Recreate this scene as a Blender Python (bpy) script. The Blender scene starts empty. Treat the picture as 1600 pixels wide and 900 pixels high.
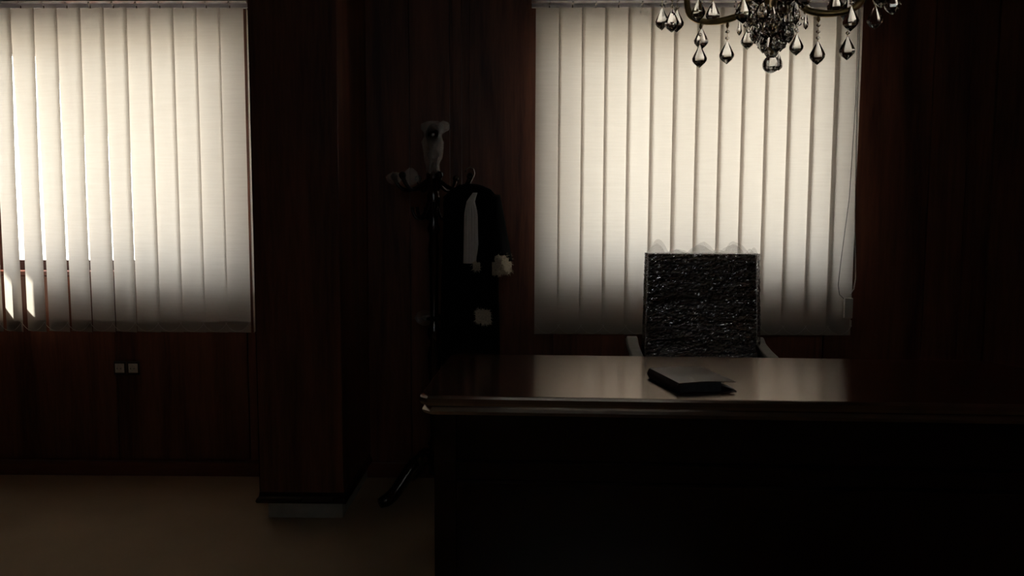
import bpy, bmesh, math, random
from mathutils import Vector, Matrix, noise as mn
random.seed(7)
PI = math.pi
S = bpy.context.scene
C = S.collection

# ------------------------------------------------------------------ camera
cd = bpy.data.cameras.new('camera'); cam = bpy.data.objects.new('camera', cd); C.objects.link(cam)
cd.sensor_width = 36.0; cd.lens = 1250 / 1600 * 36; cd.clip_start = 0.05; cd.clip_end = 400
PITCH, YAW, ROLL = math.radians(5.0), math.radians(0.86), 0.003
Fv = Vector((-math.sin(YAW) * math.cos(PITCH), math.cos(YAW) * math.cos(PITCH), -math.sin(PITCH)))
R0 = Fv.cross(Vector((0, 0, 1))).normalized(); U0 = R0.cross(Fv)
Rv = R0 * math.cos(ROLL) + U0 * math.sin(ROLL); Uv = U0 * math.cos(ROLL) - R0 * math.sin(ROLL)
M = Matrix((Rv, Uv, -Fv)).transposed().to_4x4(); M.translation = Vector((0, 0, 1.35))
cam.matrix_world = M
S.camera = cam

# ------------------------------------------------------------------ world, sun, exposure
SKY = 6.4
w = bpy.data.worlds.new('world'); S.world = w; w.use_nodes = True
bg = w.node_tree.nodes['Background']
bg.inputs['Color'].default_value = (1.0, 0.985, 0.965, 1); bg.inputs['Strength'].default_value = SKY
sd = bpy.data.lights.new('sun', 'SUN'); sun = bpy.data.objects.new('sun', sd); C.objects.link(sun)
sd.energy = 26; sd.angle = math.radians(0.6); sd.color = (1.0, 0.93, 0.82)
AZ, EL = math.radians(69), math.radians(35.6)
sdir = Vector((-math.sin(AZ) * math.cos(EL), -math.cos(AZ) * math.cos(EL), -math.sin(EL)))
sun.rotation_euler = sdir.to_track_quat('-Z', 'Y').to_euler(); sun.location = (8, 9, 9)
vs = S.view_settings
vs.view_transform = 'Standard'; vs.look = 'None'; vs.exposure = 0.0; vs.gamma = 1.0; vs.use_curve_mapping = False

# ------------------------------------------------------------------ materials
def mat(name):
    m = bpy.data.materials.new(name); m.use_nodes = True
    nt = m.node_tree; nt.nodes.clear()
    out = nt.nodes.new('ShaderNodeOutputMaterial')
    return m, nt, out
def pset(b, **k):
    al = {'col': 'Base Color', 'rough': 'Roughness', 'metal': 'Metallic', 'trans': 'Transmission Weight', 'ior': 'IOR',
          'spec': 'Specular IOR Level', 'coat': 'Coat Weight', 'crough': 'Coat Roughness', 'sheen': 'Sheen Weight'}
    for a, v in k.items():
        b.inputs[al[a]].default_value = (*v, 1) if a == 'col' else v
def plain(name, col, rough=.5, var=.12, scale=30, bump=0.0, **k):
    m, nt, out = mat(name); N, L = nt.nodes, nt.links
    b = N.new('ShaderNodeBsdfPrincipled'); pset(b, rough=rough, **k)
    tc = N.new('ShaderNodeTexCoord'); n = N.new('ShaderNodeTexNoise'); n.inputs['Scale'].default_value = scale
    n.inputs['Detail'].default_value = 4
    L.new(tc.outputs['Object'], n.inputs['Vector'])
    r = N.new('ShaderNodeValToRGB'); r.color_ramp.elements[0].position = .3; r.color_ramp.elements[1].position = .7
    r.color_ramp.elements[0].color = (*[c * (1 - var) for c in col], 1)
    r.color_ramp.elements[1].color = (*[min(1, c * (1 + var)) for c in col], 1)
    L.new(n.outputs['Fac'], r.inputs['Fac']); L.new(r.outputs['Color'], b.inputs['Base Color'])
    if bump:
        bp = N.new('ShaderNodeBump'); bp.inputs['Strength'].default_value = bump; bp.inputs['Distance'].default_value = .002
        L.new(n.outputs['Fac'], bp.inputs['Height']); L.new(bp.outputs['Normal'], b.inputs['Normal'])
    L.new(b.outputs['BSDF'], out.inputs['Surface'])
    return m
def wood(name, dark, light, rough, axis='Z', coat=0.0, spec=.5, scale=1.0):
    m, nt, out = mat(name); N, L = nt.nodes, nt.links
    b = N.new('ShaderNodeBsdfPrincipled'); pset(b, rough=rough, coat=coat, spec=spec, crough=.20)
    tc = N.new('ShaderNodeTexCoord'); oi = N.new('ShaderNodeObjectInfo')
    mp = N.new('ShaderNodeMapping')
    sc = {'Z': (9, 9, .7), 'X': (.7, 9, 9), 'Y': (9, .7, 9)}[axis]
    mp.inputs['Scale'].default_value = [s * scale for s in sc]
    ad = N.new('ShaderNodeVectorMath'); ad.operation = 'ADD'
    ml = N.new('ShaderNodeMath'); ml.operation = 'MULTIPLY'; ml.inputs[1].default_value = 37.0
    L.new(oi.outputs['Random'], ml.inputs[0])
    L.new(tc.outputs['Object'], mp.inputs['Vector']); L.new(mp.outputs['Vector'], ad.inputs[0]); L.new(ml.outputs[0], ad.inputs[1])
    n1 = N.new('ShaderNodeTexNoise'); n1.inputs['Scale'].default_value = 1.0; n1.inputs['Detail'].default_value = 6
    n1.inputs['Distortion'].default_value = .6
    n2 = N.new('ShaderNodeTexNoise'); n2.inputs['Scale'].default_value = 9.0; n2.inputs['Detail'].default_value = 3
    L.new(ad.outputs[0], n1.inputs['Vector']); L.new(ad.outputs[0], n2.inputs['Vector'])
    mx = N.new('ShaderNodeMath'); mx.operation = 'MULTIPLY_ADD'; mx.inputs[1].default_value = .35
    L.new(n2.outputs['Fac'], mx.inputs[0]); L.new(n1.outputs['Fac'], mx.inputs[2])
    r = N.new('ShaderNodeValToRGB'); r.color_ramp.elements[0].position = .48; r.color_ramp.elements[1].position = .86
    r.color_ramp.elements[0].color = (*dark, 1); r.color_ramp.elements[1].color = (*light, 1)
    L.new(mx.outputs[0], r.inputs['Fac']); L.new(r.outputs['Color'], b.inputs['Base Color'])
    bp = N.new('ShaderNodeBump'); bp.inputs['Strength'].default_value = .08; bp.inputs['Distance'].default_value = .001
    L.new(n2.outputs['Fac'], bp.inputs['Height']); L.new(bp.outputs['Normal'], b.inputs['Normal'])
    L.new(b.outputs['BSDF'], out.inputs['Surface'])
    return m
def fabric_blind():
    m, nt, out = mat('blind_fabric'); N, L = nt.nodes, nt.links
    tc = N.new('ShaderNodeTexCoord'); oi = N.new('ShaderNodeObjectInfo')
    mp = N.new('ShaderNodeMapping'); mp.inputs['Scale'].default_value = (260, 260, 330)
    ad = N.new('ShaderNodeVectorMath'); ad.operation = 'ADD'
    ml = N.new('ShaderNodeMath'); ml.operation = 'MULTIPLY'; ml.inputs[1].default_value = 50.0
    L.new(oi.outputs['Random'], ml.inputs[0]); L.new(tc.outputs['Object'], mp.inputs['Vector'])
    mp2 = N.new('ShaderNodeMapping'); mp2.inputs['Scale'].default_value = (7, 7, 190)
    L.new(tc.outputs['Object'], mp2.inputs['Vector'])
    L.new(mp2.outputs['Vector'], ad.inputs[0]); L.new(ml.outputs[0], ad.inputs[1])
    slub = N.new('ShaderNodeTexNoise'); slub.inputs['Scale'].default_value = 1; slub.inputs['Detail'].default_value = 2
    L.new(ad.outputs[0], slub.inputs['Vector'])
    weave = N.new('ShaderNodeTexChecker'); weave.inputs['Scale'].default_value = 1.0
    L.new(mp.outputs['Vector'], weave.inputs['Vector'])
    weave.inputs['Color1'].default_value = (1, 1, 1, 1); weave.inputs['Color2'].default_value = (.86, .86, .86, 1)
    r = N.new('ShaderNodeValToRGB'); r.color_ramp.elements[0].position = .3; r.color_ramp.elements[1].position = .7
    r.color_ramp.elements[0].color = (.655, .602, .545, 1); r.color_ramp.elements[1].color = (.695, .642, .585, 1)
    L.new(slub.outputs['Fac'], r.inputs['Fac'])
    mu = N.new('ShaderNodeMixRGB'); mu.blend_type = 'MULTIPLY'; mu.inputs[0].default_value = 1
    L.new(r.outputs['Color'], mu.inputs[1]); L.new(weave.outputs['Color'], mu.inputs[2])
    d = N.new('ShaderNodeBsdfDiffuse'); t = N.new('ShaderNodeBsdfTranslucent')
    L.new(mu.outputs[0], d.inputs['Color']); L.new(mu.outputs[0], t.inputs['Color'])
    mix = N.new('ShaderNodeMixShader'); mix.inputs[0].default_value = .46
    L.new(d.outputs[0], mix.inputs[1]); L.new(t.outputs[0], mix.inputs[2])
    L.new(mix.outputs[0], out.inputs['Surface'])
    return m
def film(name, gloss=.10, scale=28, rough=.10, bump=1.0, milk=0.03, tint=(1, 1, 1)):
    """thin clear plastic: mostly see-through, a little milky, with sharp highlights on its creases"""
    m, nt, out = mat(name); N, L = nt.nodes, nt.links
    tc = N.new('ShaderNodeTexCoord')
    mp = N.new('ShaderNodeMapping'); mp.inputs['Scale'].default_value = (1, 1, 2.2)
    L.new(tc.outputs['Object'], mp.inputs['Vector'])
    n = N.new('ShaderNodeTexNoise'); n.inputs['Scale'].default_value = scale; n.inputs['Detail'].default_value = 5
    n.inputs['Distortion'].default_value = 1.6
    L.new(mp.outputs['Vector'], n.inputs['Vector'])
    bp = N.new('ShaderNodeBump'); bp.inputs['Strength'].default_value = bump; bp.inputs['Distance'].default_value = .02
    L.new(n.outputs['Fac'], bp.inputs['Height'])
    tr = N.new('ShaderNodeBsdfTransparent'); tr.inputs['Color'].default_value = (*tint, 1)
    gl = N.new('ShaderNodeBsdfGlossy'); gl.inputs['Roughness'].default_value = rough
    L.new(bp.outputs['Normal'], gl.inputs['Normal'])
    df = N.new('ShaderNodeBsdfDiffuse'); df.inputs['Color'].default_value = (.8, .8, .82, 1)
    tl = N.new('ShaderNodeBsdfTranslucent'); tl.inputs['Color'].default_value = (.8, .8, .82, 1)
    mm = N.new('ShaderNodeMixShader'); mm.inputs[0].default_value = .5
    L.new(df.outputs[0], mm.inputs[1]); L.new(tl.outputs[0], mm.inputs[2])
    m1 = N.new('ShaderNodeMixShader'); m1.inputs[0].default_value = milk
    L.new(tr.outputs[0], m1.inputs[1]); L.new(mm.outputs[0], m1.inputs[2])
    m2 = N.new('ShaderNodeMixShader'); m2.inputs[0].default_value = gloss
    L.new(m1.outputs[0], m2.inputs[1]); L.new(gl.outputs[0], m2.inputs[2])
    L.new(m2.outputs[0], out.inputs['Surface'])
    return m
def pane_mat():
    m, nt, out = mat('window_glass'); N, L = nt.nodes, nt.links
    tr = N.new('ShaderNodeBsdfTransparent'); tr.inputs['Color'].default_value = (.95, .97, .96, 1)
    gl = N.new('ShaderNodeBsdfGlossy'); gl.inputs['Roughness'].default_value = .0
    n = N.new('ShaderNodeTexNoise'); n.inputs['Scale'].default_value = 2
    mr = N.new('ShaderNodeMapRange'); mr.inputs['To Min'].default_value = .05; mr.inputs['To Max'].default_value = .08
    L.new(n.outputs['Fac'], mr.inputs['Value'])
    mx = N.new('ShaderNodeMixShader'); L.new(mr.outputs[0], mx.inputs[0])
    L.new(tr.outputs[0], mx.inputs[1]); L.new(gl.outputs[0], mx.inputs[2]); L.new(mx.outputs[0], out.inputs['Surface'])
    return m

MT = {}
MT['panel'] = wood('wall_veneer', (.060, .0195, .012), (.205, .076, .042), .42, 'Z', spec=.35)
MT['base'] = wood('baseboard_wood', (.10, .032, .020), (.20, .07, .04), .3, 'X')
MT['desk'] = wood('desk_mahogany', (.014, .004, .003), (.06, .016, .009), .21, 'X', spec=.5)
db = MT['desk'].node_tree
pb = [n for n in db.nodes if n.type == 'BSDF_PRINCIPLED'][0]
pb.inputs['IOR'].default_value = 4.2; pb.inputs['Anisotropic'].default_value = .95; pb.inputs['Specular Tint'].default_value = (1, .87, .76, 1)
tv = db.nodes.new('ShaderNodeCombineXYZ'); tv.inputs[1].default_value = 1.0      # lacquer brushed along the length of the top
db.links.new(tv.outputs[0], pb.inputs['Tangent'])
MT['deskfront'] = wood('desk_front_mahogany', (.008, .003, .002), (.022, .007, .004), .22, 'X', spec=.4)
MT['standwood'] = wood('stand_walnut', (.012, .005, .003), (.03, .012, .007), .2, 'Z', spec=.5)
MT['floor'] = plain('polished_floor', (.44, .33, .225), .16, .12, 1.6, spec=.45)
MT['plaster'] = plain('ceiling_paint', (.30, .27, .23), .9, .04, 4)
MT['stone'] = plain('plinth_stone', (.42, .42, .37), .12, .15, 9)
MT['alu'] = plain('rail_aluminium', (.66, .63, .65), .45, .06, 20)
MT['polish'] = plain('polished_rail_edge', (.50, .49, .51), .22, .03, 20, metal=1.0)
MT['hookmetal'] = plain('bright_hook_metal', (.9, .89, .9), .25, .03, 20, metal=1.0)
MT['winframe'] = plain('window_frame_brown', (.055, .028, .022), .4, .15, 12)
MT['sill'] = plain('sill_wood', (.16, .05, .03), .4, .2, 14)
MT['fabric'] = fabric_blind()
MT['white'] = plain('white_plastic', (.72, .70, .66), .4, .04, 30)
MT['chainw'] = plain('bead_chain_plastic', (.88, .86, .83), .35, .05, 60)
MT['cordd'] = plain('grey_cord', (.20, .19, .18), .6, .1, 60)
MT['glass'] = pane_mat()
MT['socket'] = plain('socket_ivory', (.66, .62, .54), .4, .05, 60)
MT['socketdark'] = plain('socket_dark_frame', (.02, .012, .01), .5, .1, 40)
MT['brass'] = plain('antique_brass', (.50, .37, .18), .34, .35, 24, metal=.85)
MT['leather'] = plain('black_leather', (.010, .010, .012), .42, .3, 90, bump=.25)
MT['foam'] = plain('armrest_pale_wrap', (.24, .225, .205), .6, .08, 40)
MT['chrome'] = plain('chair_metal', (.35, .35, .36), .25, .05, 20, metal=1.0)
MT['filmchair'] = film('chair_film', .27, 40, .055, .05, .006, (.93, .93, .94))
MT['filmtop'] = film('chair_film_loose', .12, 30, .12, .6, .17)
MT['filmstand'] = film('stand_film', .28, 60, .15, 1.0, .13)
MT['robe'] = plain('black_robe_cloth', (.006, .006, .007), .95, .2, 120, spec=.08)
MT['jabot'] = plain('white_pleated_cotton', (.78, .78, .80), .8, .04, 200)
MT['fur'] = plain('ivory_fur', (.62, .56, .44), .9, .2, 160)
MT['metalhook'] = plain('hanger_wire', (.55, .54, .52), .25, .05, 60, metal=1.0)
MT['diary'] = plain('brown_leatherette_sheen', (.12, .066, .05), .30, .2, 160, bump=.1, spec=1.0)  # brown cover, lightened so its colour carries the sheen on top
MT['diaryside'] = plain('dark_red_leatherette', (.030, .008, .007), .5, .2, 160, bump=.1)
MT['pages'] = plain('page_edges', (.06, .07, .08), .8, .2, 90)
MT['wax'] = plain('ivory_candle_tube', (.6, .55, .45), .5, .05, 30)
MT['ground'] = plain('pale_paving', (.62, .58, .52), .9, .08, .6)
MT['render'] = plain('facade_render', (.55, .50, .44), .9, .06, 2)
MT['black'] = plain('black_plastic', (.012, .012, .013), .4, .1, 40)
def crystal():
    m, nt, out = mat('cut_crystal'); N, L = nt.nodes, nt.links
    b = N.new('ShaderNodeBsdfPrincipled'); pset(b, col=(.97, .97, .98), rough=.0, trans=1.0, ior=1.6)
    n = N.new('ShaderNodeTexNoise'); n.inputs['Scale'].default_value = 40
    mr = N.new('ShaderNodeMapRange'); mr.inputs['To Min'].default_value = 0; mr.inputs['To Max'].default_value = .03
    L.new(n.outputs['Fac'], mr.inputs['Value']); L.new(mr.outputs[0], b.inputs['Roughness'])
    L.new(b.outputs['BSDF'], out.inputs['Surface'])
    return m
MT['crystal'] = crystal()

# ------------------------------------------------------------------ helpers
class MB:
    def __init__(s): s.v = []; s.f = []
    def box(s, x0, x1, y0, y1, z0, z1):
        n = len(s.v)
        s.v += [(x, y, z) for z in (z0, z1) for y in (y0, y1) for x in (x0, x1)]
        s.f += [tuple(n + i for i in q) for q in ((0, 2, 3, 1), (4, 5, 7, 6), (0, 1, 5, 4), (2, 6, 7, 3), (0, 4, 6, 2), (1, 3, 7, 5))]
        return s
    def loft(s, rings, cap=True, closed=True):
        n = len(s.v); k = len(rings[0])
        for r in rings: s.v += [tuple(p) for p in r]
        for i in range(len(rings) - 1):
            for j in range(k if closed else k - 1):
                a = n + i * k + j; b = n + i * k + (j + 1) % k
                s.f.append((a, b, b + k, a + k))
        if cap and closed:
            s.f.append(tuple(n + j for j in reversed(range(k)))); e = n + (len(rings) - 1) * k
            s.f.append(tuple(e + j for j in range(k)))
        return s
    def lathe(s, prof, seg=16, c=(0, 0), flat=1.0, rot=0.0):
        rings = []
        for r, z in prof:
            r = max(r, 1e-5)
            rings.append([(c[0] + r * math.cos(rot + 2 * PI * j / seg), c[1] + flat * r * math.sin(rot + 2 * PI * j / seg), z) for j in range(seg)])
        return s.loft(rings)
    def tube(s, pts, rad, seg=8):
        pts = [Vector(p) for p in pts]; k = len(pts)
        rad = rad if isinstance(rad, (list, tuple)) else [rad] * k
        rings = []; up = None
        for i in range(k):
            t = (pts[min(i + 1, k - 1)] - pts[max(i - 1, 0)]).normalized()
            if up is None: up = Vector((0, 0, 1)) if abs(t.z) < .9 else Vector((1, 0, 0))
            a = (up - t * up.dot(t)).normalized(); b = t.cross(a); up = a
            rings.append([pts[i] + (a * math.cos(2 * PI * j / seg) + b * math.sin(2 * PI * j / seg)) * rad[i] for j in range(seg)])
        return s.loft(rings)
    def ball(s, c, r, seg=10, rows=6, sz=1.0):
        rings = []
        for i in range(rows + 1):
            a = -PI / 2 + PI * i / rows; rr = max(r * math.cos(a), 1e-5)
            rings.append([(c[0] + rr * math.cos(2 * PI * j / seg), c[1] + rr * math.sin(2 * PI * j / seg), c[2] + sz * r * math.sin(a)) for j in range(seg)])
        return s.loft(rings, cap=False)
    def grid(s, fn, nu, nv):
        n = len(s.v)
        for i in range(nu + 1):
            for j in range(nv + 1): s.v.append(tuple(fn(i / nu, j / nv)))
        for i in range(nu):
            for j in range(nv):
                a = n + i * (nv + 1) + j; s.f.append((a, a + 1, a + nv + 2, a + nv + 1))
        return s
    def mesh(s, name, m, smooth=False):
        me = bpy.data.meshes.new(name); me.from_pydata(s.v, [], s.f); me.update()
        bm = bmesh.new(); bm.from_mesh(me)
        bmesh.ops.remove_doubles(bm, verts=bm.verts, dist=1e-6)
        bmesh.ops.recalc_face_normals(bm, faces=bm.faces); bm.to_mesh(me); bm.free()
        if smooth:
            for p in me.polygons: p.use_smooth = True
        me.materials.append(MT[m])
        return me
    def build(s, name, m, parent=None, smooth=False, loc=None, bevel=0.0, bseg=2):
        o = bpy.data.objects.new(name, s.mesh(name, m, smooth)); C.objects.link(o)
        if loc: o.location = loc
        if parent: o.parent = parent
        if bevel:
            b = o.modifiers.new('bevel', 'BEVEL'); b.width = bevel; b.segments = bseg; b.limit_method = 'ANGLE'
        return o
def inst(me, name, parent, loc=(0, 0, 0), rz=0.0, sc=None):
    o = bpy.data.objects.new(name, me); C.objects.link(o); o.parent = parent
    o.location = loc; o.rotation_euler = (0, 0, rz)
    if sc: o.scale = sc
    return o
def tag(o, label=None, cat=None, group=None, kind=None):
    if label: o['label'] = label
    if cat: o['category'] = cat
    if group: o['group'] = group
    if kind: o['kind'] = kind
    return o
def thing(name, loc, label, cat, group=None, rz=0.0, kind=None):
    o = bpy.data.objects.new(name, None); C.objects.link(o); o.location = loc; o.rotation_euler = (0, 0, rz)
    o.empty_display_size = .1
    return tag(o, label, cat, group, kind)
def bez(p0, p1, p2, p3, n=10):
    p0, p1, p2, p3 = map(Vector, (p0, p1, p2, p3)); r = []
    for i in range(n + 1):
        t = i / n; u = 1 - t
        r.append(p0 * u ** 3 + p1 * 3 * u * u * t + p2 * 3 * u * t * t + p3 * t ** 3)
    return r

# ------------------------------------------------------------------ the room shell
WX0, WX1, WY0, WY = -3.6, 2.95, -2.6, 4.08          # inner faces; WY is the face of the veneer on the window wall
H = 2.95
o = MB().box(WX0 - .2, WX1 + .2, WY0 - .2, WY + .30, -.12, 0).build('floor', 'floor'); tag(o, 'polished beige stone floor', 'floor', kind='structure')
o = MB().box(WX0 - .2, WX1 + .2, WY0 - .2, WY + .30, H, H + .15).build('ceiling', 'plaster'); tag(o, 'pale painted ceiling above the frame', 'ceiling', kind='structure')
SILL, HEAD = 1.065, 2.245
OPEN = [(-2.81, -1.43), (.15, 1.53)]; SILLS = [SILL, SILL + .035]
B0, B1 = WY + .02, WY + .30                          # masonry behind the veneer
wf = MB()
xs = [WX0 - .2, OPEN[0][0], OPEN[0][1], OPEN[1][0], OPEN[1][1], WX1 + .2]
for i in range(5):
    if i in (1, 3):
        wf.box(xs[i], xs[i + 1], B0, B1, 0, SILLS[i // 2]); wf.box(xs[i], xs[i + 1], B0, B1, HEAD, H)
    else:
        wf.box(xs[i], xs[i + 1], B0, B1, 0, H)
wall_front = wf.build('wall_front', 'panel'); tag(wall_front, 'dark mahogany panelled wall with two windows', 'wall', kind='structure')
def panel(x0, x1, z0, z1):
    g = .0025
    o = MB().box(-(x1 - x0) / 2 + g, (x1 - x0) / 2 - g, -.01, .0099, -(z1 - z0) / 2 + g, (z1 - z0) / 2 - g).build('panel', 'panel', wall_front, bevel=.0015, bseg=1)
    o.location = ((x0 + x1) / 2, WY + .01, (z0 + z1) / 2)
for a, b in ((-3.6, -3.2), (-3.2, -2.81), (-1.43, -.99), (-.99, -.80), (-.80, -.58), (-.58, -.375), (-.365, -.315), (-.28, .15), (1.53, 2.03), (2.03, 2.215), (2.345, 2.65), (2.65, 2.95)):
    panel(a, b, .08, H)
for (x0, x1), SL in zip(OPEN, SILLS):
    xm = (x0 + x1) / 2
    for a, b in ((x0, xm), (xm, x1)):
        panel(a, b, .08, SL - .02); panel(a, b, HEAD, H)
o = MB().box(WX0 - .2, WX0, WY0, B0, 0, H).build('wall_left', 'panel'); tag(o, 'dark wood wall on the left, out of frame', 'wall', kind='structure')
o = MB().box(WX1, WX1 + .2, WY0, B0, 0, H).build('wall_right', 'panel'); tag(o, 'dark wood wall on the right, out of frame', 'wall', kind='structure')
# rear wall behind the viewer, with an unseen transom added for weak front light
TR = (-.7, 1.3, 2.40, 2.64)
rw = MB().box(WX0 - .2, TR[0], WY0 - .2, WY0, 0, H).box(TR[1], WX1 + .2, WY0 - .2, WY0, 0, H)
rw.box(TR[0], TR[1], WY0 - .2, WY0, 0, TR[2]).box(TR[0], TR[1], WY0 - .2, WY0, TR[3], H)
o = rw.build('wall_rear', 'panel'); tag(o, 'dark wood wall behind the viewer with an added transom opening', 'wall', kind='structure')
# baseboards
for i, (a, b) in enumerate(((WX0, -1.15), (-.83, WX1))):
    o = MB().box(a, b, WY - .03, WY - .0002, 0, .078).build('baseboard_front' if i == 0 else 'baseboard_front_right', 'base', bevel=.006)
    tag(o, 'dark reddish wooden baseboard under the left window' if i == 0 else 'dark wooden baseboard behind the desk', 'baseboard', kind='structure')

# windows: two sliding sashes with a centre stile, set in the depth of the wall
def window(name, x0, x1, z0, z1, y, label, mull=True, fw=.055):
    t = thing(name, ((x0 + x1) / 2, y, z0), label, 'window', kind='structure')
    hw = (x1 - x0) / 2; hh = z1 - z0
    MB().box(-hw, hw, -.03, .03, 0, fw).box(-hw, hw, -.03, .03, hh - fw, hh).box(-hw, -hw + fw, -.03, .03, fw, hh - fw).box(hw - fw, hw, -.03, .03, fw, hh - fw).build('window_frame', 'winframe', t)
    if mull:
        MB().box(-.025, .025, -.022, .018, fw, hh - fw).build('centre_stile', 'winframe', t, bevel=.003)
        for s in (-1, 1):
            a, b = (-hw + fw, -.025) if s < 0 else (.025, hw - fw)
            MB().box(a, b, -.003, .003, fw, hh - fw).build('pane', 'glass', t)
    else:
        MB().box(-hw + fw, hw - fw, -.003, .003, fw, hh - fw).build('pane', 'glass', t)
    return t
wl = window('window_1', *OPEN[0], SILL, HEAD, WY + .15, 'brown framed sliding window behind the left blind')
wr = window('window_2', *OPEN[1], SILLS[1], HEAD, WY + .15, 'brown framed sliding window behind the right blind')
for t, (x0, x1) in ((wl, OPEN[0]), (wr, OPEN[1])):
    hw = (x1 - x0) / 2
    MB().box(-hw + .001, hw - .001, -.14, -.031, -.02, 0.004).build('window_sill', 'sill', t, bevel=.004)
window('added_transom', TR[0], TR[1], TR[2], TR[3], WY0 - .1, 'narrow unseen transom added behind the viewer for front light', mull=False, fw=.03)  # added opening, out of view, so film and crystals catch glints

# outside: paving below, unseen slab and fin added to shape the sun
o = MB().box(-40, 40, WY + .31, 80, -4.2, -4.0).build('ground', 'ground'); tag(o, 'pale paved ground outside the windows', 'ground', kind='structure')
o = MB().box(-4.6, 1.749, B1 + .001, B1 + .27, 2.36, 2.5).build('added_sun_slab', 'render'); tag(o, 'unseen slab added over the windows outside to cut the sun', 'canopy', kind='structure')  # added out of view, leaves only a low sun patch on the left blind
o = MB().box(1.75, 2.05, B1 + .001, B1 + .9, -.5, 3.4).build('added_sun_fin', 'render'); tag(o, 'unseen vertical fin added outside to keep sun off the right window', 'added fin', kind='structure')  # added out of view to block direct sun from the right blind

# ------------------------------------------------------------------ wood clad pillar
pl = thing('pillar', (-.99, 3.77, 0), 'dark wood-clad pillar on a pale stone plinth between the windows', 'pillar', kind='structure')
# cladding 0.37 wide, front at Y 3.47
MB().box(-.188, .188, -.30, .3095, .105, H - .001).build('cladding', 'panel', pl, bevel=.004)
MB().box(-.158, .178, -.283, .3095, 0.0002, .075).build('plinth', 'stone', pl, bevel=.003)
mo = MB()
mo.loft([[( -.188 - a, -.30 - a, z), (.188 + a, -.30 - a, z), (.188 + a, .3095, z), (-.188 - a, .3095, z)] for a, z in ((0.0, .075), (.012, .078), (.016, .088), (.012, .098), (.004, .106), (.001, .125))])
mo.build('base_moulding', 'standwood', pl)
MB().box(-.1886, -.1866, -.301, -.298, .12, H - .002).build('edge_bead', 'standwood', pl)

# ------------------------------------------------------------------ vertical blinds
BY = 3.975; ZT, ZB = 2.364, .772; SW = .130
def slat_mesh(th_top, th_bot, bow=.002, seed=0):
    def fn(u, v):
        z = ZB + (ZT - ZB) * v
        th = th_top + (th_bot - th_top) * min(1, (1 - v) * 1.9)
        s = (u - .5) * SW; y = -bow * (1 - (2 * u - 1) ** 2)
        y += .0012 * mn.noise(Vector((u * 2, z * 2.2, seed * 3.1)))
        return (s * math.cos(th) - y * math.sin(th), s * math.sin(th) + y * math.cos(th), z - ZB)
    return MB().grid(fn, 8, 24)
def blind(name, x0, n, PITCH_X, thetas, label, side, centre):
    L_ = n * PITCH_X
    t = thing(name, (x0, BY, 0), label, 'blind', 'vertical blinds at the windows')
    r = MB()
    r.box(-.02, L_ + .02, -.022, .022, 2.390, 2.432)
    r.box(-.02, L_ + .02, .020, .026, 2.380, 2.391)
    r.box(-.02, L_ + .02, .008, .020, 2.366, 2.391)
    r.build('head_rail', 'alu', t, bevel=.0012)
    MB().loft([[(x, -.028, 2.3905), (x, -.015, 2.382), (x, -.015, 2.394), (x, -.028, 2.394)] for x in (-.02, L_ + .02)]).build('rail_lip', 'polish', t)
    MB().box(.05, .09, -.02, WY - BY - .0005, 2.433, 2.437).box(.05, .09, WY - BY - .004, WY - BY - .0005, 2.40, 2.4365).build('bracket', 'alu', t)
    MB().box(L_ - .09, L_ - .05, -.02, WY - BY - .0005, 2.433, 2.437).box(L_ - .09, L_ - .05, WY - BY - .004, WY - BY - .0005, 2.40, 2.4365).build('bracket', 'alu', t)
    hook = MB().loft([[(x, -.024, 2.3815), (x, -.008, 2.3735), (x, -.006, 2.3735), (x, -.006, 2.3895), (x, -.024, 2.383)] for x in (-.0035, .0035)]).box(-.0025, .0025, -.0055, -.002, 2.362, 2.388).mesh('carrier_hook', 'hookmetal')
    # the weight pocket at the foot of each slat
    weight = MB().box(-.056, .056, .0012, .0035, .004, .062).mesh('bottom_weight', 'white')
    ends = []
    for i in range(n):
        th0, th1 = thetas(i)
        cx = centre(i)
        o = slat_mesh(math.radians(th0), math.radians(th1), seed=i + (17 if side else 0)).build('slat', 'fabric', t, smooth=True, loc=(cx, 0, ZB))
        inst(weight, 'bottom_weight', o, (0, 0, 0), math.radians(th1))
        inst(hook, 'carrier_hook', t, (cx, 0, 0), math.radians(th0))
        a = math.radians(th1)
        ends.append((Vector((cx - .0615 * math.cos(a), -.0615 * math.sin(a) - .006, ZB + .052)), Vector((cx + .0615 * math.cos(a), .0615 * math.sin(a) - .006, ZB + .052))))
    link = 0
    for i in range(n):
        a, b = ends[i]; a = a.copy(); b = b.copy()
        a.y = b.y = min(a.y, b.y, -.012) - .004
        m = (a + b) / 2 - Vector((0, .004, .092))
        pts = bez(a, a * .45 + m * .55 - Vector((0, 0, .010)), b * .45 + m * .55 - Vector((0, 0, .010)), b, 12)
        MB().tube(pts, .0011, 5).build('link_chain', 'chainw', t)
    return t
PL = .1139                                            # left: the right-hand edge of each slat lies in front of the next
lt = {0: (-6, -9), 1: (-6, -9), 2: (-6, -8), 3: (-6, -10), 4: (-7, -24), 5: (-7, -21), 6: (-7, -16), 7: (-6, -17), 8: (-5, -11), 9: (-6, -17), 10: (-6, -9), 11: (-6, -8), 12: (-6, -8), 13: (-6, -7), 14: (-5, -6)}
XL = -1.37 - 14 * PL
bl = blind('vertical_blind', XL, 14, PL, lambda i: lt[i + 1], 'cream vertical blind left of the pillar, slats slightly open', 0, lambda i: (i + 1) * PL - SW / 2)
slast = slat_mesh(math.radians(-78), math.radians(-80), seed=44).build('slat', 'fabric', bl, smooth=True, loc=(14 * PL + .010, .030, ZB))
PR = .1113
XR = .052
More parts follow.
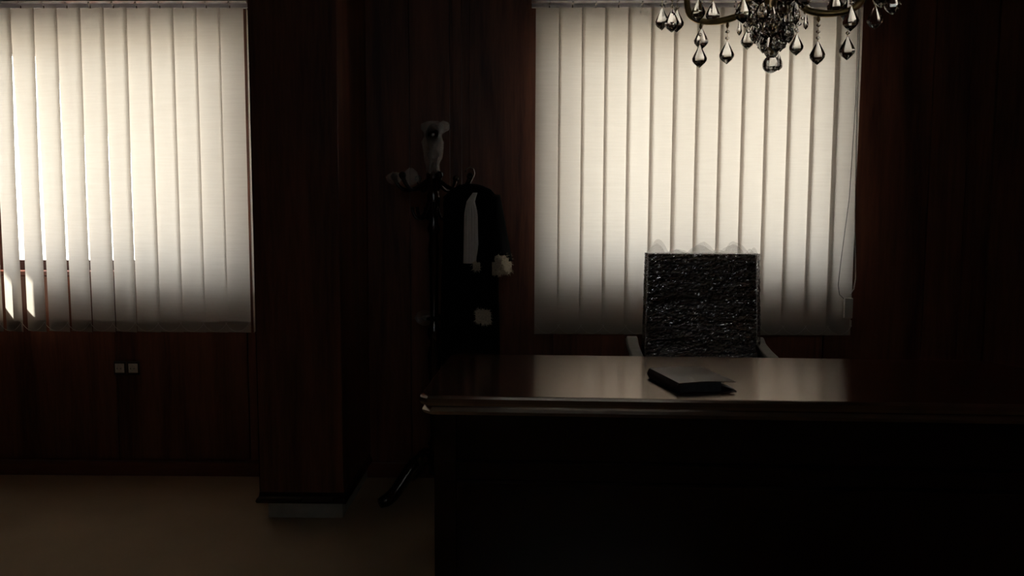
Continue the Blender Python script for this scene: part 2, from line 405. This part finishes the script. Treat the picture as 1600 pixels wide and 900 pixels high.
br = blind('vertical_blind', XR, 14, PR, lambda i: (4 + (i * 37 % 5) * .5, 4.5 + (i * 53 % 7) * .4), 'cream closed vertical blind behind the desk and chandelier', 1, lambda i: i * PR + SW / 2)
# pull chain and its weight on the right-hand blind
def rel(x, y, z): return (x - XR, y - BY, z)
c1 = [rel(1.596, 3.935, 2.39), rel(1.597, 3.93, 1.9), rel(1.606, 3.925, 1.35), rel(1.617, 3.925, 1.15), rel(1.621, 3.925, 1.06), rel(1.615, 3.925, 1.01), rel(1.598, 3.925, .985)]
MB().tube(c1, .003, 6).build('pull_chain', 'chainw', br)
c2 = [rel(1.588, 3.935, 2.39), rel(1.585, 3.92, 1.9), rel(1.565, 3.90, 1.45), rel(1.535, 3.895, 1.15), rel(1.526, 3.895, 1.03), rel(1.533, 3.895, .985), rel(1.56, 3.905, .962)]
MB().tube(c2, .0016, 6).build('pull_cord', 'cordd', br)
MB().box(-.02, .02, -.010, .010, 0, .10).build('cord_weight', 'white', br, loc=rel(1.586, 3.915, .866), bevel=.003)
MB().box(-.004, .004, -.005, .005, 0, .03).build('weight_clip', 'white', br, loc=rel(1.60, 3.915, .826), bevel=.001)

# ------------------------------------------------------------------ wall sockets under the left blind
for i, (x, lab) in enumerate(((-2.098, 'left one of the two small ivory wall sockets'), (-2.028, 'right one of the two small ivory wall sockets'))):
    t = thing('wall_socket', (x, WY, .567), lab + ' under the left blind', 'socket', 'wall sockets under the left blind')
    MB().box(-.032, .032, -.006, -.0003, -.036, .036).build('frame_plate', 'socketdark', t, bevel=.002)
    MB().box(-.0235, .0235, -.011, -.006, -.0235, .0235).build('insert', 'socket', t, bevel=.0015)
    ring = MB().lathe([(.0195, 0), (.0195, -.004), (.0175, -.004), (.0165, .0045), (.0, .0045)], 20)
    o = ring.build('socket_well', 'socket', t, smooth=False); o.rotation_euler = (-PI / 2, 0, 0); o.location = (0, -.0115, 0)
    for s in (-1, 1):
        h = MB().lathe([(.0026, 0), (.0026, .001)], 10).build('socket_hole', 'black', t); h.rotation_euler = (PI / 2, 0, 0); h.location = (s * .009, -.0165, -.001)

# ------------------------------------------------------------------ executive desk
DA = math.radians(-2.3)
dk = thing('executive_desk', (.845, 2.985, 0), 'large dark mahogany desk with glossy top in front of the window', 'desk', rz=DA)
def outline(hx, y0, y1, clip):
    return [(-hx + .03, y0), (hx - .03, y0), (hx, y0 + .03), (hx, y1 - clip * 1.0), (hx - clip * .55, y1), (-hx + .03, y1), (-hx, y1 - .03), (-hx, y0 + .03)]
def inset(o, d):
    return [(x - math.copysign(d, x), y - math.copysign(d, y)) for x, y in o]
ol = outline(1.18, -.415, .415, .22)
tp = MB().loft([[(x, y, z) for x, y in inset(ol, d)] for d, z in ((.03, .690), (.012, .694), (.006, .706), (.012, .716), (.014, .720), (.004, .726), (.0, .736), (.0, .750), (.003, .7575), (.009, .760))])
tp.build('desk_top', 'desk', dk)
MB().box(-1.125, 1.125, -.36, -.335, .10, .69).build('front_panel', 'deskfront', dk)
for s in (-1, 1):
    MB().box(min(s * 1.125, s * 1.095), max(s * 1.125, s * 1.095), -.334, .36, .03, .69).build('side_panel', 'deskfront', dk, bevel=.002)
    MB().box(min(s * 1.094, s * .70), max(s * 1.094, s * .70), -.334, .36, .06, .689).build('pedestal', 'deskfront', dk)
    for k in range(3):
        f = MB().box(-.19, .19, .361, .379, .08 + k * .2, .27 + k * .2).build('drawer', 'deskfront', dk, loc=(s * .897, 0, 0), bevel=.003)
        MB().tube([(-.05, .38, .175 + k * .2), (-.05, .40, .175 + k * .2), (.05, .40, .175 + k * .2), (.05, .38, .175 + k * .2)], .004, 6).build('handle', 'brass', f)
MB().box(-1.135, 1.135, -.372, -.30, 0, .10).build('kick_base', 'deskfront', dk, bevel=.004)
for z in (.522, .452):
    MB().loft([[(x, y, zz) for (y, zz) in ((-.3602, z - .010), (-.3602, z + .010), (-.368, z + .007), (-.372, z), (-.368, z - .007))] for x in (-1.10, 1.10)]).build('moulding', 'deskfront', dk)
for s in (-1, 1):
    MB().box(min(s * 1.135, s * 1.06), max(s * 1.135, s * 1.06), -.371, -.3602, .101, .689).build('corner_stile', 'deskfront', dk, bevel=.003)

# ------------------------------------------------------------------ diary / portfolio lying on the desk
DZ = .7605
dg = thing('desk_diary', (.527, 2.668, DZ), 'closed brown leather diary lying on the desk top', 'diary', rz=math.radians(12))
W_, L_ = .198, .272; HB = .034
def sheet(x0, x1, y0, y1, zf, th, name, m, smooth=True):
    g = MB()
    n = 14
    top = [[(x0 + (x1 - x0) * i / n, y, zf(i / n) + th) for i in range(n + 1)] for y in (y0, y1)]
    bot = [[(x0 + (x1 - x0) * i / n, y, zf(i / n)) for i in range(n, -1, -1)] for y in (y0, y1)]
    g.loft([top[0] + bot[0], top[1] + bot[1]])
    return g.build(name, m, dg)
sheet(-.004, W_ + .008, -.004, L_, lambda t: 0.0, .003, 'back_cover', 'diaryside')
sheet(-.004, W_ + .006, -.004, L_, lambda t: HB + .004 * math.sin(t * PI) - .003 * t, .003, 'front_cover', 'diary')
sp = MB().loft([[(-.004 - .010 * math.sin(PI * k / 8), y, .0 + (HB + .003) * k / 8) for k in range(9)] + [(-.001, y, HB + .002), (-.001, y, .001)] for y in (-.004, L_)])
sp.build('spine', 'diaryside', dg)
MB().box(.001, W_ - .045, .004, L_ - .004, .0032, HB - .0005).build('page_block', 'pages', dg, bevel=.001)
fl = MB()
fl.grid(lambda u, v: (W_ - .044 + .052 * u, .01 + .245 * v, HB - .012 - .017 * u + .003 * math.sin(v * 9)), 6, 8)
o = fl.build('page_flap', 'diaryside', dg); sm = o.modifiers.new('solid', 'SOLIDIFY'); sm.thickness = .002

# ------------------------------------------------------------------ office chair wrapped in film
ch = thing('office_chair', (.833, 3.74, 0), 'black leather office chair still wrapped in clear plastic film', 'chair', rz=math.radians(-1.5))
# backrest with horizontal stitched ribs, leaning back slightly
ribs = [.56, .66, .76, .86, .96, 1.06, 1.175]
bk = MB(); rings = []
for i in range(61):
    z = .50 + (1.185 - .50) * i / 60
    d = min(abs(z - r) for r in ribs); g = .012 * math.exp(-(d / .010) ** 2)
    edge = min(1, (1.187 - z) / .03, (z - .495) / .03); edge = max(.25, edge) ** .5
    hw = .250 + .022 * (1.19 - z); yb = .05 * (z - .5)
    ring = []
    for (u, v) in ((-1, -.55), (-.97, -.9), (-.9, -1), (-.5, -1.06), (0, -1.08), (.5, -1.06), (.9, -1), (.97, -.9), (1, -.55), (1, .55), (.96, 1), (0, 1.05), (-.96, 1), (-1, .55)):
        t = .042 * edge - (g if v < 0 else 0)
        ring.append((hw * u, yb + v * t, z))
    rings.append(ring)
bk.loft(rings); bk.build('backrest', 'leather', ch, smooth=True)
st = MB()
st.loft([[(sx * .255 * k, -.19 + sy * .235 * k - .01, z) for sx, sy in ((-1, -1), (0, -1.08), (1, -1), (1, 0), (1, 1), (0, 1), (-1, 1), (-1, 0))] for k, z in ((.9, .42), (1, .44), (1, .49), (.93, .52), (.8, .528))])
st.build('seat', 'leather', ch, smooth=False, bevel=.01)
for s in (-1, 1):
    a = MB(); AX = -.318 if s < 0 else .278
    a.loft([[(AX + dx, y, z + dz) for dx, dz in ((-.026, -.014), (.026, -.014), (.030, 0), (.024, .016), (-.024, .016), (-.030, 0))] for y, z in ((-.275, .690), (-.25, .712), (-.2, .725), (-.1, .735), (.0, .752), (.03, .768), (.05, .775))])
    ar = a.build('armrest', 'foam', ch, smooth=False, bevel=.004)
    MB().tube([(AX, -.20, .71), (AX, -.21, .6), (s * .285, -.2, .47), (s * .2, -.18, .43)], .014, 8).build('arm_strut', 'chrome', ar)
MB().lathe([(.03, .09), (.03, .25), (.022, .25), (.022, .42), (.06, .425)], 14, (0, -.2)).build('gas_lift', 'chrome', ch)
for k in range(5):
    a = 2 * PI * k / 5 + .3
    d = Vector((math.cos(a), math.sin(a), 0)); c0 = Vector((0, -.2, 0))
    lg = MB().tube([c0 + Vector((0, 0, .12)), c0 + d * .16 + Vector((0, 0, .105)), c0 + d * .30 + Vector((0, 0, .075))], [.026, .02, .013], 8).build('base_leg', 'chrome', ch)
    p = c0 + d * .30
    cs = MB().lathe([(.002, -.022), (.024, -.02), (.027, -.01), (.027, .01), (.024, .02), (.002, .022)], 14).build('castor', 'black', ch)
    cs.location = (p.x, p.y, .0275); cs.rotation_euler = (PI / 2, 0, a)
# film: a loose bag over the back, gathered in three puffs above the top edge
def crease(x, z):
    q = Vector((x * 9 + .8 * math.sin(z * 14), z * 30 + 2.2 * x * math.sin(z * 9), 1.7))
    a = 1 - abs(mn.noise(q)) * 2.2; b = 1 - abs(mn.noise(Vector((x * 26 - z * 18, z * 60 + x * 22, 5.1)))) * 2.2
    return .0045 * max(0, a) ** 3 + .0028 * max(0, b) ** 2 + .0025 * mn.noise(Vector((x * 95, z * 120, 2)))
fb = MB(); rings = []
NZ, NA = 150, 300
for i in range(NZ + 1):
    t = i / NZ; z = .50 + .688 * t
    hw = .255 + .022 * (1.19 - z); yb = .05 * (z - .5)
    ring = []
    for j in range(NA):
        p = j / NA * 4; side = int(p); f = (p - side) * 2 - 1
        u, v = ((f, -1), (1, f), (-f, 1), (-1, -f))[side]
        wr_ = crease(hw * u + (.7 * v if abs(u) == 1 else 0), z)
        ring.append((hw * u + (u * wr_ if side in (1, 3) else 0), yb + v * .049 + (v * wr_ if side in (0, 2) else 0), z))
    rings.append(ring)
fb.loft(rings, cap=False); fb.build('plastic_film', 'filmchair', ch, smooth=False)
def crest(u, k, ph):
    e = 0
    for c, ww, hh in ((-.78, .17, .045), (-.42, .18, .012), (.02, .24, .036), (.30, .1, .012), (.60, .22, .040), (.93, .07, .02)):
        d = abs(u - c) / ww
        if d < 1: e = max(e, hh * (1 - d * d))
    return e + .006 + .006 * mn.noise(Vector((u * 7 + ph, k, 3)))
for ph in (0, 3.3):
    ft = MB()
    def fn(u, v, ph=ph):
        uu = 2 * u - 1
        hgt = 1.35 * crest(uu + .04 * ph / 3, 0, ph) * (1 - .25 * (ph > 0))
        yy = .035 + (-.05 if ph == 0 else .05) * (1 - v) + .012 * math.sin(uu * 13 + ph) * v + .01 * mn.noise(Vector((uu * 6, v * 2, ph)))
        return (uu * .258, yy, 1.182 + hgt * v + .004 * mn.noise(Vector((uu * 15, v * 4, ph))))
    ft.grid(fn, 80, 8)
    ft.build('film_crest', 'filmtop', ch, smooth=True)

# ------------------------------------------------------------------ coat stand
cs_ = thing('coat_stand', (-.425, 3.76, 0), 'dark turned wood coat stand with plastic-wrapped top and hooks', 'coat stand')
prof = [(.03, .12), (.034, .2), (.022, .24), (.036, .27), (.022, .30), (.024, .50), (.030, .62), (.034, .70), (.020, .76), (.032, .79), (.032, .82), (.020, .85), (.021, 1.1), (.026, 1.20), (.019, 1.27), (.031, 1.30), (.020, 1.33), (.029, 1.40), (.032, 1.45), (.022, 1.49), (.034, 1.51), (.034, 1.55), (.022, 1.58), (.018, 1.62)]
MB().lathe(prof, 18).build('post', 'standwood', cs_, smooth=True)
MB().lathe([(.018, 1.62), (.030, 1.64), (.018, 1.665), (.028, 1.70), (.036, 1.735), (.026, 1.77), (.008, 1.785)], 18).build('finial', 'standwood', cs_, smooth=True)
for k in range(4):
    a = math.radians(35 + 90 * k); d = Vector((math.cos(a), math.sin(a), 0))
    pts = bez(d * .02 + Vector((0, 0, .20)), d * .14 + Vector((0, 0, .24)), d * .17 + Vector((0, 0, .04)), d * .29 + Vector((0, 0, .032)), 10)
    MB().tube(pts, [.030, .032, .033, .034, .034, .033, .032, .031, .031, .030, .024], 10).build('foot', 'standwood', cs_, smooth=True)
hookends = []
for k, deg in enumerate((178, 228, 285, -18, 60, 120)):
    a = math.radians(deg); d = Vector((math.cos(a), math.sin(a), 0)); z = 1.53
    pts = bez(d * .02 + Vector((0, 0, z)), d * .10 + Vector((0, 0, z - .07)), d * .16 + Vector((0, 0, z - .07)), d * .185 + Vector((0, 0, z + .01)), 9)
    h = MB().tube(pts, [.011, .011, .010, .010, .009, .009, .009, .009, .010, .012], 8).build('hook', 'standwood', cs_, smooth=True)
    MB().ball(pts[-1], .017, 12, 8).build('hook_ball', 'standwood', h, smooth=True); hookends.append(pts[-1])
    if k == 3: continue
    pts = bez(d * .02 + Vector((0, 0, 1.44)), d * .05 + Vector((0, 0, 1.30)), d * .10 + Vector((0, 0, 1.34)), d * .10 + Vector((0, 0, 1.40)), 8)
    MB().tube(pts, .008, 8).build('lower_hook', 'standwood', cs_, smooth=True)
# umbrella ring
rg = MB().tube([(.058 * math.cos(t * PI / 16), .058 * math.sin(t * PI / 16), .88) for t in range(33)], .009, 8).build('umbrella_ring', 'standwood', cs_, smooth=True)
for k in range(4):
    a = math.radians(35 + 90 * k); MB().tube([(.018 * math.cos(a), .018 * math.sin(a), .885), (.056 * math.cos(a), .056 * math.sin(a), .88)], .007, 6).build('ring_spoke', 'standwood', rg)
def crumple(cx, cy, zr, name, seed, seg=64, amp=.34, rows=70):
    """film twisted round a post: (z, radius) control points"""
    g = MB(); rings = []
    for i in range(rows + 1):
        t = i / rows * (len(zr) - 1); k = min(int(t), len(zr) - 2); f = t - k
        z = zr[k][0] * (1 - f) + zr[k + 1][0] * f; r = zr[k][1] * (1 - f) + zr[k + 1][1] * f
        ring = []
        for j in range(seg):
            a = 2 * PI * j / seg
            n = mn.noise(Vector((math.cos(a) * 1.6, math.sin(a) * 1.6, z * 22 + seed))) + .7 * (.5 - abs(mn.noise(Vector((math.cos(a) * 4 + z * 20, math.sin(a) * 4, z * 45 + seed))))) + .25 * mn.noise(Vector((math.cos(a) * 13, math.sin(a) * 13, z * 150)))
            rr = r * (1 + amp * n)
            ring.append((cx + rr * math.cos(a), cy + rr * math.sin(a), z + .012 * mn.noise(Vector((a, seed, z * 9)))))
        rings.append(ring)
    g.loft(rings, cap=True)
    return g.build(name, 'filmstand', cs_, smooth=True)
crumple(-.002, 0, [(1.55, .026), (1.60, .034), (1.655, .046), (1.70, .046), (1.725, .034), (1.745, .036), (1.765, .050), (1.785, .048), (1.795, .02)], 'plastic_wrap', 1)
crumple(.052, -.01, [(1.745, .004), (1.755, .02), (1.772, .026), (1.79, .018), (1.795, .004)], 'plastic_wrap', 31, amp=.25, rows=40)
e = hookends[0]; crumple(e.x, e.y, [(e.z - .03, .006), (e.z - .02, .026), (e.z, .034), (e.z + .012, .028), (e.z + .02, .006)], 'plastic_wrap', 5, rows=40)
e = hookends[1]; crumple(e.x + .03, e.y + .04, [(e.z - .04, .008), (e.z - .02, .034), (e.z + .0, .03), (e.z + .02, .022), (e.z + .035, .006)], 'plastic_wrap', 9, rows=40)
crumple(-.045, -.02, [(.845, .012), (.86, .03), (.88, .038), (.90, .032), (.915, .008)], 'plastic_wrap', 13, rows=40)

# ------------------------------------------------------------------ robe on a hanger, hung on the right-hand hook
e = hookends[3]; hx, hy = -.425 + e.x, 3.76 + e.y
RZ = math.radians(-20)
hg = thing('coat_hanger', (hx, hy, 1.53), 'coat hanger carrying the black robe on the coat stand', 'hanger', rz=RZ)
MB().tube([(0, 0, -.05), (0, 0, -.02), (.012, 0, .0), (.022, 0, .022), (.016, 0, .044), (0, 0, .052), (-.018, 0, .046), (-.026, 0, .03)], .0025, 8).build('hanger_hook', 'metalhook', hg, smooth=True)
MB().tube(bez((-.13, 0, -.09), (-.09, -.01, -.055), (-.05, 0, -.05), (0, 0, -.048), 8) + bez((0, 0, -.048), (.05, 0, -.05), (.09, -.01, -.055), (.13, 0, -.09), 8)[1:], .010, 8).build('hanger_bar', 'standwood', hg, smooth=True)
rb = thing('robe', (hx, hy, 0), 'black ceremonial robe with white neckpiece and ivory fur trim on the coat stand', 'robe', rz=RZ)
levels = [(1.505, .032, .03), (1.497, .06, .038), (1.48, .10, .05), (1.45, .128, .062), (1.41, .134, .075), (1.25, .130, .092), (1.05, .131, .10), (.85, .132, .112), (.60, .133, .12), (.42, .134, .125)]
bd = MB(); rings = []
NS = 72
for i in range(46):
    t = i / 45 * (len(levels) - 1); k = min(int(t), len(levels) - 2); f = t - k
    z, rx, ry = [levels[k][q] * (1 - f) + levels[k + 1][q] * f for q in range(3)]
    fold = .009 * min(1, max(0, (1.42 - z) / .5))
    ring = []
    for j in range(NS):
        a = 2 * PI * j / NS
        m_ = 1 + fold / ry * (math.sin(a * 9 + .6 * math.sin(z * 3)) + .6 * math.sin(a * 15 + z * 2))
        ring.append((rx * math.cos(a) * m_, ry * math.sin(a) * m_, z))
    rings.append(ring)
bd.loft(rings); bd.build('robe_body', 'robe', rb, smooth=True)
for s in (-1, 1):
    sl = MB(); rings = []
    for i in range(24):
        t = i / 23
        c = Vector((s * ((.108 + .05 * t) if s > 0 else (.085 + .018 * t)), (-.005 - .03 * t) if s > 0 else .02, 1.455 - .30 * t)); rx, ry = .038 + .014 * t * (1 if s > 0 else .2), .05 + .03 * t * (1 if s > 0 else .3)
        rings.append([(c.x + rx * math.cos(2 * PI * j / 28) * (1 + .12 * math.sin(5 * 2 * PI * j / 28) * t), c.y + ry * math.sin(2 * PI * j / 28) * (1 + .1 * math.sin(7 * 2 * PI * j / 28) * t), c.z) for j in range(28)])
    sl.loft(rings); sl.build('sleeve', 'robe', rb, smooth=True)
cl = MB().tube([(.055 * math.cos(t * PI / 14), -.012 + .045 * math.sin(t * PI / 14), 1.497 - .015 * abs(math.cos(t * PI / 14))) for t in range(-5, 20)], .012, 8)
cl.build('collar', 'robe', rb, smooth=True)
def pleat(u, v):
    z = 1.462 - .315 * v; wd = .010 + .020 * min(1, v * 3.5) + .008 * v
    x = .055 + (u - .5) * 2 * wd
    if v < .12: x += .012 * (1 - v / .12) 
    k = max(0, min(1, (1.505 - z) / .08))
    y = -(.055 + .05 * k) * 1.0 - .012 - .014 * math.sqrt(max(0, 1 - (2 * u - 1) ** 2)) - .003 * abs(math.sin(u * PI * 5))
    return (x, y, z)
o = MB().grid(pleat, 30, 16).build('jabot', 'jabot', rb, smooth=False); sm = o.modifiers.new('solid', 'SOLIDIFY'); sm.thickness = .003
def fur(name, cx, cy, cz, hx_, hy_, hz_, seed, tufts=520):
    g = MB(); rnd = random.Random(seed)
    rings = []
    for i in range(13):
        a = -PI / 2 + PI * i / 12; cc = abs(math.cos(a)) ** .35; sz = math.copysign(abs(math.sin(a)) ** .5, math.sin(a))
        ring = []
        for j in range(24):
            b = 2 * PI * j / 24
            x = math.copysign(abs(math.cos(b)) ** .5, math.cos(b)) * cc; y = math.copysign(abs(math.sin(b)) ** .5, math.sin(b)) * cc
            n = 1 + .22 * mn.noise(Vector((x * 2.2 + seed, y * 2.2, sz * 2.2)))
            ring.append((cx + hx_ * x * n, cy + hy_ * y * n, cz + hz_ * sz * n))
        rings.append(ring)
    g.loft(rings)
    base = [p for r in rings for p in r]
    for _ in range(tufts):
        p = Vector(rnd.choice(base)); c = Vector((cx, cy, cz)); d = (p - c)
        d = (Vector((d.x / hx_, d.y / hy_, d.z / hz_)).normalized() + Vector((rnd.uniform(-.6, .6), rnd.uniform(-.6, .6), rnd.uniform(-.9, .3)))).normalized()
        p = p + Vector((rnd.uniform(-.006, .006), rnd.uniform(-.003, .003), rnd.uniform(-.006, .006)))
        l = rnd.uniform(.006, .014); s1 = d.orthogonal().normalized() * .0016; s2 = d.cross(s1)
        n = len(g.v); g.v += [tuple(p + s1 - d * .004), tuple(p - s1 * .5 + s2 - d * .004), tuple(p - s1 * .5 - s2 - d * .004), tuple(p + d * l)]
        g.f += [(n, n + 1, n + 3), (n + 1, n + 2, n + 3), (n + 2, n, n + 3)]
    o = g.build(name, 'fur', rb); o['label'] = 'ivory fur band'
    return o
fur('fur_cuff', .162, -.045, 1.142, .043, .07, .046, 3)
fur('fur_cuff', -.104, .03, 1.125, .034, .05, .04, 4)
# the black sash hanging down the front, ending in a square of fur
MB().grid(lambda u, v: (.124 + (u - .5) * .075, -.125 - .006 * math.sin(v * 4) + .055 * max(0, 1 - v * 2.0) , 1.44 - .56 * v), 6, 20).build('sash', 'robe', rb, smooth=True)
fur('fur_band', .124, -.142, .912, .034, .012, .029, 6, 300)
fur('fur_tuft', .088, -.125, 1.135, .018, .012, .018, 8, 120)

# ------------------------------------------------------------------ crystal chandelier over the desk
CX, CY = .885, 2.95
cx_ = thing('chandelier', (CX, CY, 1.87), 'brass chandelier with cut crystal drops hanging above the desk', 'chandelier', rz=math.radians(-16.7))
Z0 = 1.87
def Z(z): return z - Z0
# stem to the ceiling
MB().lathe([(.004, Z(1.935)), (.012, Z(1.945)), (.008, Z(2.0)), (.022, Z(2.03)), (.014, Z(2.06)), (.03, Z(2.09)), (.05, Z(2.11)), (.055, Z(2.135)), (.03, Z(2.15)), (.016, Z(2.2)), (.028, Z(2.26)), (.014, Z(2.32)), (.022, Z(2.40)), (.010, Z(2.46)), (.006, Z(2.50))], 20).build('stem', 'brass', cx_, smooth=True)
MB().lathe([(.005, Z(2.50)), (.005, Z(2.90)), (.02, Z(2.905)), (.055, Z(2.925)), (.06, Z(2.9495))], 20).build('ceiling_rod', 'brass', cx_, smooth=True)
# crystal meshes: a pear drop with flat cut facets, a bead, a ball
def drop_mesh():
    pf = [(.0012, .0), (.0035, -.004), (.011, -.018), (.0215, -.036), (.0285, -.050), (.0270, -.060), (.0190, -.070), (.0080, -.079), (.0004, -.0845)]
    return MB().lathe(pf, 8, flat=.55, rot=PI / 8).mesh('crystal_drop', 'crystal')
def small_drop_mesh():
    pf = [(.001, .0), (.005, -.010), (.0125, -.030), (.0155, -.042), (.012, -.052), (.0004, -.060)]
    return MB().lathe(pf, 6, flat=.6, rot=PI / 6).mesh('crystal_drop_small', 'crystal')
bead_me = MB().lathe([(.0004, -.0075), (.0062, -.0035), (.0078, 0), (.0062, .0035), (.0004, .0075)], 8).mesh('crystal_bead', 'crystal')
drop_me, sdrop_me = drop_mesh(), small_drop_mesh()
wire_me = MB().box(-.0006, .0006, -.0006, .0006, 0, .012).mesh('wire', 'brass')
rnd = random.Random(11)
def hang(parent, x, y, ztop, zbot, me=None, rz=None, tilt=0):
    """a bead string from ztop down to a drop whose tip is at zbot"""
    me = me or drop_me; ln = .0845 if me is drop_me else .060
    zt = zbot + ln
    o = inst(me, 'crystal_drop', parent, (x, y, zt), rnd.uniform(-.5, .5) if rz is None else rz)
    n = int((ztop - zt) / .019)
    for i in range(n):
        inst(bead_me, 'crystal_bead', parent, (x, y, zt + .0085 + i * (ztop - zt - .002) / max(n, 1)), rnd.uniform(0, 1))
    w_ = MB().box(-.0007, .0007, -.0007, .0007, -.004, max(.012, ztop - zt)).build('hook_wire', 'brass', parent, loc=(x, y, zt))
    return o
for k, az in enumerate((0, 90, 180, 270)):
    ar = thing_arm = MB()
    # arm lies along +X of its own frame: out of the hub, down into a flat U, then up to the candle
    pts = bez((.045, 0, Z(2.15)), (.085, 0, Z(2.16)), (.07, 0, Z(2.115)), (.115, 0, Z(2.085)), 6)
    pts += bez((.115, 0, Z(2.085)), (.145, 0, Z(2.068)), (.21, 0, Z(2.060)), (.25, 0, Z(2.072)), 6)[1:]
    pts += bez((.25, 0, Z(2.072)), (.30, 0, Z(2.09)), (.305, 0, Z(2.12)), (.300, 0, Z(2.185)), 8)[1:]
    ar.tube(pts, [.0118 + .001 * math.sin(i) for i in range(len(pts))], 10)
    for lx, lz in ((.155, 2.058), (.250, 2.060)):
        ar.lathe([(.007, Z(lz) + .012), (.005, Z(lz) - .002), (.0065, Z(lz) - .010), (.002, Z(lz) - .018)], 8, (lx, 0))
    arm = ar.build('arm', 'brass', cx_, smooth=True); arm.rotation_euler = (0, 0, math.radians(az))
    MB().lathe([(.012, Z(2.175)), (.05, Z(2.188)), (.082, Z(2.198)), (.088, Z(2.208)), (.080, Z(2.204)), (.045, Z(2.196)), (.012, Z(2.19))], 20, (.30, 0)).build('drip_dish', 'crystal', arm, smooth=True)
    MB().lathe([(.013, Z(2.19)), (.018, Z(2.21)), (.012, Z(2.22)), (.012, Z(2.30)), (.0125, Z(2.305)), (.004, Z(2.306))], 14, (.30, 0)).build('candle_tube', 'wax', arm, smooth=True)
    MB().lathe([(.006, Z(2.306)), (.015, Z(2.33)), (.017, Z(2.345)), (.010, Z(2.375)), (.001, Z(2.40))], 12, (.30, 0)).build('bulb', 'crystal', arm, smooth=True)
    # two drops on bead strings under the arm
    hang(arm, .155, 0, Z(2.045), Z({0: 1.893, 180: 1.912}.get(az, 1.962)), rz=-math.radians(az) + rnd.uniform(-.3, .3))
    hang(arm, .252, 0, Z(2.045), Z(1.904 if az in (0, 180) else 1.962), rz=-math.radians(az) + rnd.uniform(-.3, .3))
    # ring of drops round the dish
    for q in range(6):
        a = 2 * PI * q / 6 + (0 if az in (0, 180) else .5)
        zb = (2.048, 2.02, 2.050, 2.058, 1.985, 2.055)[q]
        hang(arm, .30 + .092 * math.cos(a), .092 * math.sin(a), Z(2.195), Z(zb), rz=-math.radians(az) + rnd.uniform(-.6, .6))
# centre: rings of drops under the hub, bead strings, ball with a side drop at the very bottom
for ring_r, zb, n, ph, me in ((.113, 2.010, 6, .0, sdrop_me), (.085, 2.040, 8, .35, drop_me), (.060, 1.975, 6, .2, drop_me), (.034, 1.940, 4, .5, drop_me)):
    for q in range(n):
        a = 2 * PI * q / n + ph
        hang(cx_, ring_r * math.cos(a), ring_r * math.sin(a), Z(2.115), Z(zb + rnd.uniform(-.008, .008)), me, rz=a + PI / 2 + rnd.uniform(-.4, .4))
MB().tube([(.118 * math.cos(t * PI / 16), .118 * math.sin(t * PI / 16), Z(2.115)) for t in range(33)], .004, 6).build('hub_ring', 'brass', cx_, smooth=True)
for k in range(4):
    a = PI / 4 + k * PI / 2; MB().tube([(.04 * math.cos(a), .04 * math.sin(a), Z(2.118)), (.118 * math.cos(a), .118 * math.sin(a), Z(2.115))], .003, 6).build('hub_spoke', 'brass', cx_)
for q in range(8):
    a = 2 * PI * q / 8 + .15
    for i in range(9):
        t = i / 8; r = .105 * (1 - t) ** .7 + .018; z = 2.10 - .155 * t
        inst(bead_me, 'crystal_bead', cx_, (r * math.cos(a), r * math.sin(a), Z(z)))
MB().ball((0, 0, Z(1.903)), .031, 12, 8).build('crystal_ball', 'crystal', cx_)
inst(sdrop_me, 'crystal_drop', cx_, (.026, -.012, Z(1.938)), .4)
